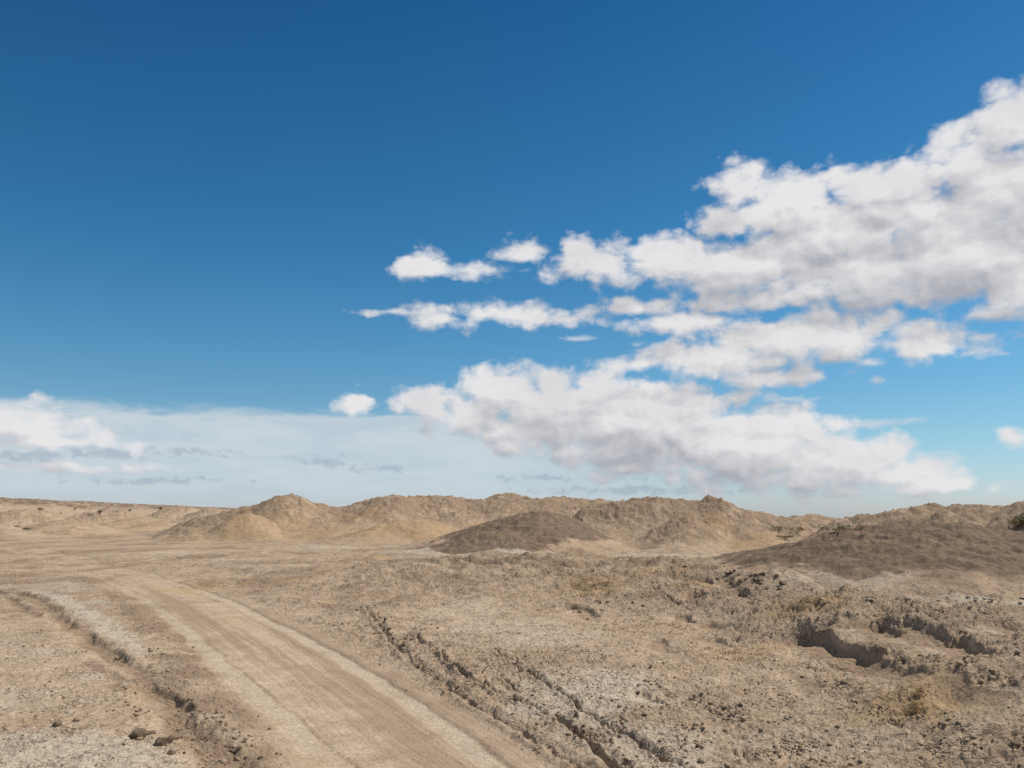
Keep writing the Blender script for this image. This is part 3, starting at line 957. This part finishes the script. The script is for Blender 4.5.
# ------------------------------------------------------------------ sun and sky
SUN_AZ, SUN_EL = R(70), R(55)          # azimuth clockwise from +Y
sd = bpy.data.lights.new('sun', 'SUN'); sd.energy = 4.7; sd.angle = R(.6); sd.color = (1, .95, .85)
so = bpy.data.objects.new('sun', sd); COL.objects.link(so)
sv = Vector((math.sin(SUN_AZ) * math.cos(SUN_EL), math.cos(SUN_AZ) * math.cos(SUN_EL), math.sin(SUN_EL)))
so.rotation_euler = sv.to_track_quat('Z', 'Y').to_euler()
so.location = (0, 0, 50)

# clouds: px, py, half-width px, half-height px, weight
CL = [
    (1012, 122, 42, 36), (962, 158, 52, 36), (1010, 195, 80, 60), (742, 188, 30, 28), (758, 215, 62, 26), (828, 232, 80, 42), (858, 178, 46, 16), (885, 190, 70, 28), (800, 205, 55, 34), (905, 168, 40, 14),
    (905, 215, 80, 34), (960, 255, 110, 58), (862, 272, 130, 40), (742, 266, 100, 32), (662, 262, 72, 26), (596, 266, 54, 20), (578, 250, 18, 14),
    (1010, 285, 70, 32), (527, 251, 21, 12), (640, 308, 44, 9), (690, 322, 62, 12), (770, 300, 90, 14), (418, 266, 30, 16), (474, 269, 26, 7),
    (516, 313, 84, 10), (444, 321, 30, 9), (395, 314, 26, 3), (800, 338, 135, 26), (722, 360, 95, 22), (925, 345, 72, 15), (985, 351, 36, 7), (640, 364, 48, 9), (768, 376, 66, 11),
    (504, 392, 48, 26), (560, 408, 92, 36), (640, 424, 125, 50), (742, 446, 120, 42), (832, 462, 92, 34), (900, 474, 62, 20), (950, 483, 36, 9), (430, 404, 34, 18), (470, 412, 60, 20), (540, 432, 90, 24),
    (596, 384, 48, 16), (1013, 437, 14, 8), (358, 405, 19, 12), (0, 414, 46, 19), (34, 430, 58, 12), (66, 442, 66, 7), (20, 466, 90, 4), (1010, 352, 20, 4),
]
WISP = [(872, 421, 72, 5), (790, 400, 44, 3.5), (460, 268, 60, 7), (400, 314, 40, 3), (575, 338, 22, 4), (1000, 482, 50, 4)]
GREYC = [(318, 460, 40, 7), (380, 469, 46, 5), (190, 452, 70, 6), (110, 452, 60, 9), (40, 455, 70, 8), (540, 478, 50, 5), (700, 478, 90, 6), (640, 490, 150, 6), (150, 480, 90, 5)]


def ell(px, py, rx, ry):
    a0, e0 = azel(px, py)
    a1, _ = azel(px + rx, py); _, e1 = azel(px, py - ry)
    return a0, e0, max(abs(a1 - a0), 1e-3), max(abs(e1 - e0), 1e-3)


def field_group(name, blobs, smooth):
    gt = bpy.data.node_groups.new(name, 'ShaderNodeTree')
    gt.interface.new_socket('P', in_out='INPUT', socket_type='NodeSocketVector')
    gt.interface.new_socket('R', in_out='OUTPUT', socket_type='NodeSocketFloat')
    g = NT(gt)
    gi = g.node('NodeGroupInput'); go = g.node('NodeGroupOutput')
    acc = None
    for b in blobs:
        a, e, ra, re = ell(*b[:4])
        q = g.vmath('MULTIPLY_ADD', gi.outputs[0], (1 / ra, 1 / re, 0), (-a / ra, -e / re, 0))
        r2 = g.vmath('LENGTH', q)
        # signed "depth inside" in picture-angle units, so edges are equally soft on every puff
        dd = g.math('MULTIPLY_ADD', r2, min(ra, re * 1.6) ** .5, -min(ra, re * 1.6) ** .5)
        if acc is None:
            acc = dd
        else:
            acc = g.math('SMOOTH_MIN', acc, dd, smooth)
    g.l.new(g.math('MULTIPLY', acc, -1.0), go.inputs[0])
    return gt


def build_world():
    w = bpy.data.worlds.new('World'); scene.world = w; w.use_nodes = True
    g = NT(w.node_tree)
    out = g.node('ShaderNodeOutputWorld'); bg = g.node('ShaderNodeBackground')
    g.l.new(bg.outputs[0], out.inputs[0]); bg.inputs['Strength'].default_value = .1
    sky = g.node('ShaderNodeTexSky', sky_type='NISHITA')
    sky.sun_disc = False; sky.sun_elevation = SUN_EL; sky.sun_rotation = SUN_AZ
    sky.air_density = 1.0; sky.dust_density = .6; sky.ozone_density = 2.5; sky.altitude = 900
    tc = g.node('ShaderNodeTexCoord').outputs['Generated']
    sp = g.node('ShaderNodeSeparateXYZ'); g.l.new(tc, sp.inputs[0])
    az = g.math('ARCTAN2', sp.outputs[0], sp.outputs[1])
    el = g.math('ARCSINE', sp.outputs[2])
    cb = g.node('ShaderNodeCombineXYZ'); g.l.new(az, cb.inputs[0]); g.l.new(el, cb.inputs[1])
    P = cb.outputs[0]
    # polarised deep blue: tint by elevation
    rp = g.node('ShaderNodeValToRGB'); g.l.new(g.math('MULTIPLY', el, 1 / R(40)), rp.inputs[0])
    cr = rp.color_ramp
    stops = SKY_TINT
    cr.elements[0].position = stops[0][0]; cr.elements[0].color = (*stops[0][1], 1)
    cr.elements[1].position = stops[-1][0]; cr.elements[1].color = (*stops[-1][1], 1)
    for p, c in stops[1:-1]:
        e = cr.elements.new(p); e.color = (*c, 1)
    skyc = g.mix(1.0, sky.outputs[0], rp.outputs[0], 'MULTIPLY')

    # noise fields, flattened a little towards the horizon
    Q = g.vmath('MULTIPLY', P, (1, 1.5, 1))
    Nw = g.node('ShaderNodeTexNoise', noise_dimensions='2D'); g.l.new(Q, Nw.inputs['Vector'])
    Nw.inputs['Scale'].default_value = 9; Nw.inputs['Detail'].default_value = 4; Nw.inputs['Roughness'].default_value = .6
    warp = g.vmath('SUBTRACT', Nw.outputs['Color'], (.5, .5, .5))
    Pw = g.vmath('MULTIPLY_ADD', warp, (.044, .016, 0), P)
    fg = field_group('puffs', CL, .035)

    def field(off, off2=None):
        off2 = off2 or off
        p = Pw if off is None else g.vmath('ADD', Pw, off)
        q = Q if off is None else g.vmath('ADD', Q, off2)
        n = g.node('ShaderNodeGroup'); n.node_tree = fg; g.l.new(p, n.inputs[0])
        n1 = g.noise(q, 22, 6, .50, .15, '2D')
        v1 = g.voro(g.vmath('MULTIPLY_ADD', warp, (.04, .04, 0), q), 24, 'F1', detail=3, rough=.5, dim='2D')
        nn = g.math('ADD', g.math('MULTIPLY', g.math('SUBTRACT', n1, .5), .29), g.math('MULTIPLY', g.math('SUBTRACT', .48, v1), .13))
        return n.outputs[0], nn
    F0, n0 = field(None)
    F1, n1 = field((.012, .034, 0), (.007, .013, 0))
    dens = g.math('ADD', F0, n0)
    al = g.ss(dens, -.098, .062)
    al = g.math('POWER', al, .85)
    dens1 = g.math('ADD', F1, n1)
    # light: thin towards the sun is bright, thick above is grey
    lit = g.math('MULTIPLY_ADD', g.math('SUBTRACT', F0, F1), 2.3, .60)
    lit = g.math('ADD', lit, g.math('MULTIPLY', g.math('SUBTRACT', n0, n1), 2.3))
    lit = g.math('ADD', lit, g.math('MULTIPLY', g.math('SUBTRACT', .08, dens1), 1.1))
    lit = g.math('MINIMUM', g.math('MAXIMUM', lit, 0.0), 1.0)
    lown = g.noise(Q, 7, 4, .6, 0, '2D')
    lit = g.math('MULTIPLY', lit, g.ss(lown, .25, .6, .75, 1.0))
    cc = g.mix(lit, srgb(172, 174, 182), srgb(231, 230, 231))
    cc = g.mix(1.0, cc, (10, 10, 10), 'MULTIPLY')

    # veil of thin cloud over the left horizon
    vn = g.noise(g.vmath('MULTIPLY', Pw, (1, 6, 1)), 7, 7, .62, .4, '2D')
    _, eT = azel(300, 411); _, eB = azel(300, 506)
    azL = azel(120, 430)[0]; azR = azel(760, 470)[0]
    elw = g.math('ADD', el, g.math('MULTIPLY', g.math('SUBTRACT', vn, .5), .045))
    veil = g.ss(elw, eT + .006, eT - .012)
    tilt = g.math('ADD', g.math('MULTIPLY', az, .35), el)
    veil = g.math('MULTIPLY', veil, g.ss(az, azR + .1, azR - .35))
    veil = g.math('MULTIPLY', veil, g.math('MULTIPLY_ADD', g.ss(vn, .35, .62), .22, .76))
    veil = g.math('MULTIPLY', veil, g.ss(el, eB - .01, eB + .04, .65, 1.0))
    vc = (10 * srgb(200, 211, 219)[0], 10 * srgb(200, 211, 219)[1], 10 * srgb(200, 211, 219)[2])
    col = g.mix(veil, skyc, vc)
    # small grey scraps below the veil
    gg = field_group('scraps', GREYC, .01); n = g.node('ShaderNodeGroup'); n.node_tree = gg; g.l.new(Pw, n.inputs[0])
    gn = g.noise(Q, 60, 5, .65, .3, '2D')
    ga = g.ss(g.math('ADD', n.outputs[0], g.math('MULTIPLY', g.math('SUBTRACT', gn, .56), .35)), -.01, .08)
    gc = tuple(10 * v for v in srgb(140, 158, 178))
    col = g.mix(g.math('MULTIPLY', ga, .42), col, gc)
    # wisps
    wg = field_group('wisps', WISP, .01); n = g.node('ShaderNodeGroup'); n.node_tree = wg; g.l.new(Pw, n.inputs[0])
    wn = g.noise(g.vmath('MULTIPLY', P, (1, 3, 1)), 30, 6, .65, .4, '2D')
    wa = g.ss(g.math('ADD', n.outputs[0], g.math('MULTIPLY', g.math('SUBTRACT', wn, .52), .22)), -.02, .10)
    wc = tuple(10 * v for v in srgb(200, 212, 222))
    col = g.mix(g.math('MULTIPLY', wa, .75), col, wc)
    col = g.mix(al, col, cc)
    on = g.noise(tc, 3.2, 7, .58, .3)  # unseen clouds outside the view, added to whiten the blue fill in shadows
    side = g.math('MAXIMUM', g.ss(g.math('ABSOLUTE', az), R(40), R(62)), g.ss(el, R(42), R(60)))
    oa = g.math('MULTIPLY', g.ss(on, .48, .62), side)
    col = g.mix(oa, col, g.mix(g.ss(on, .72, .52), tuple(10 * v for v in srgb(186, 188, 192)), tuple(10 * v for v in srgb(228, 228, 228))))
    g.l.new(col, bg.inputs[0])
    w.cycles.sampling_method = 'MANUAL'; w.cycles.sample_map_resolution = 512


SKY_TINT = [(0.0, (.74, .84, 1.10)), (.12, (.62, .87, .94)), (.26, (.45, .85, .96)), (.44, (.26, .75, .92)), (.86, (.13, .54, .79)), (1.0, (.12, .50, .74))]
build_world()

# ------------------------------------------------------------------ render look
vs = scene.view_settings
vs.view_transform = 'Standard'; vs.look = 'None'; vs.gamma = 1; vs.exposure = 0; vs.use_curve_mapping = False
scene.cycles.max_bounces = 4
scene.cycles.diffuse_bounces = 4
scene.cycles.use_denoising = False
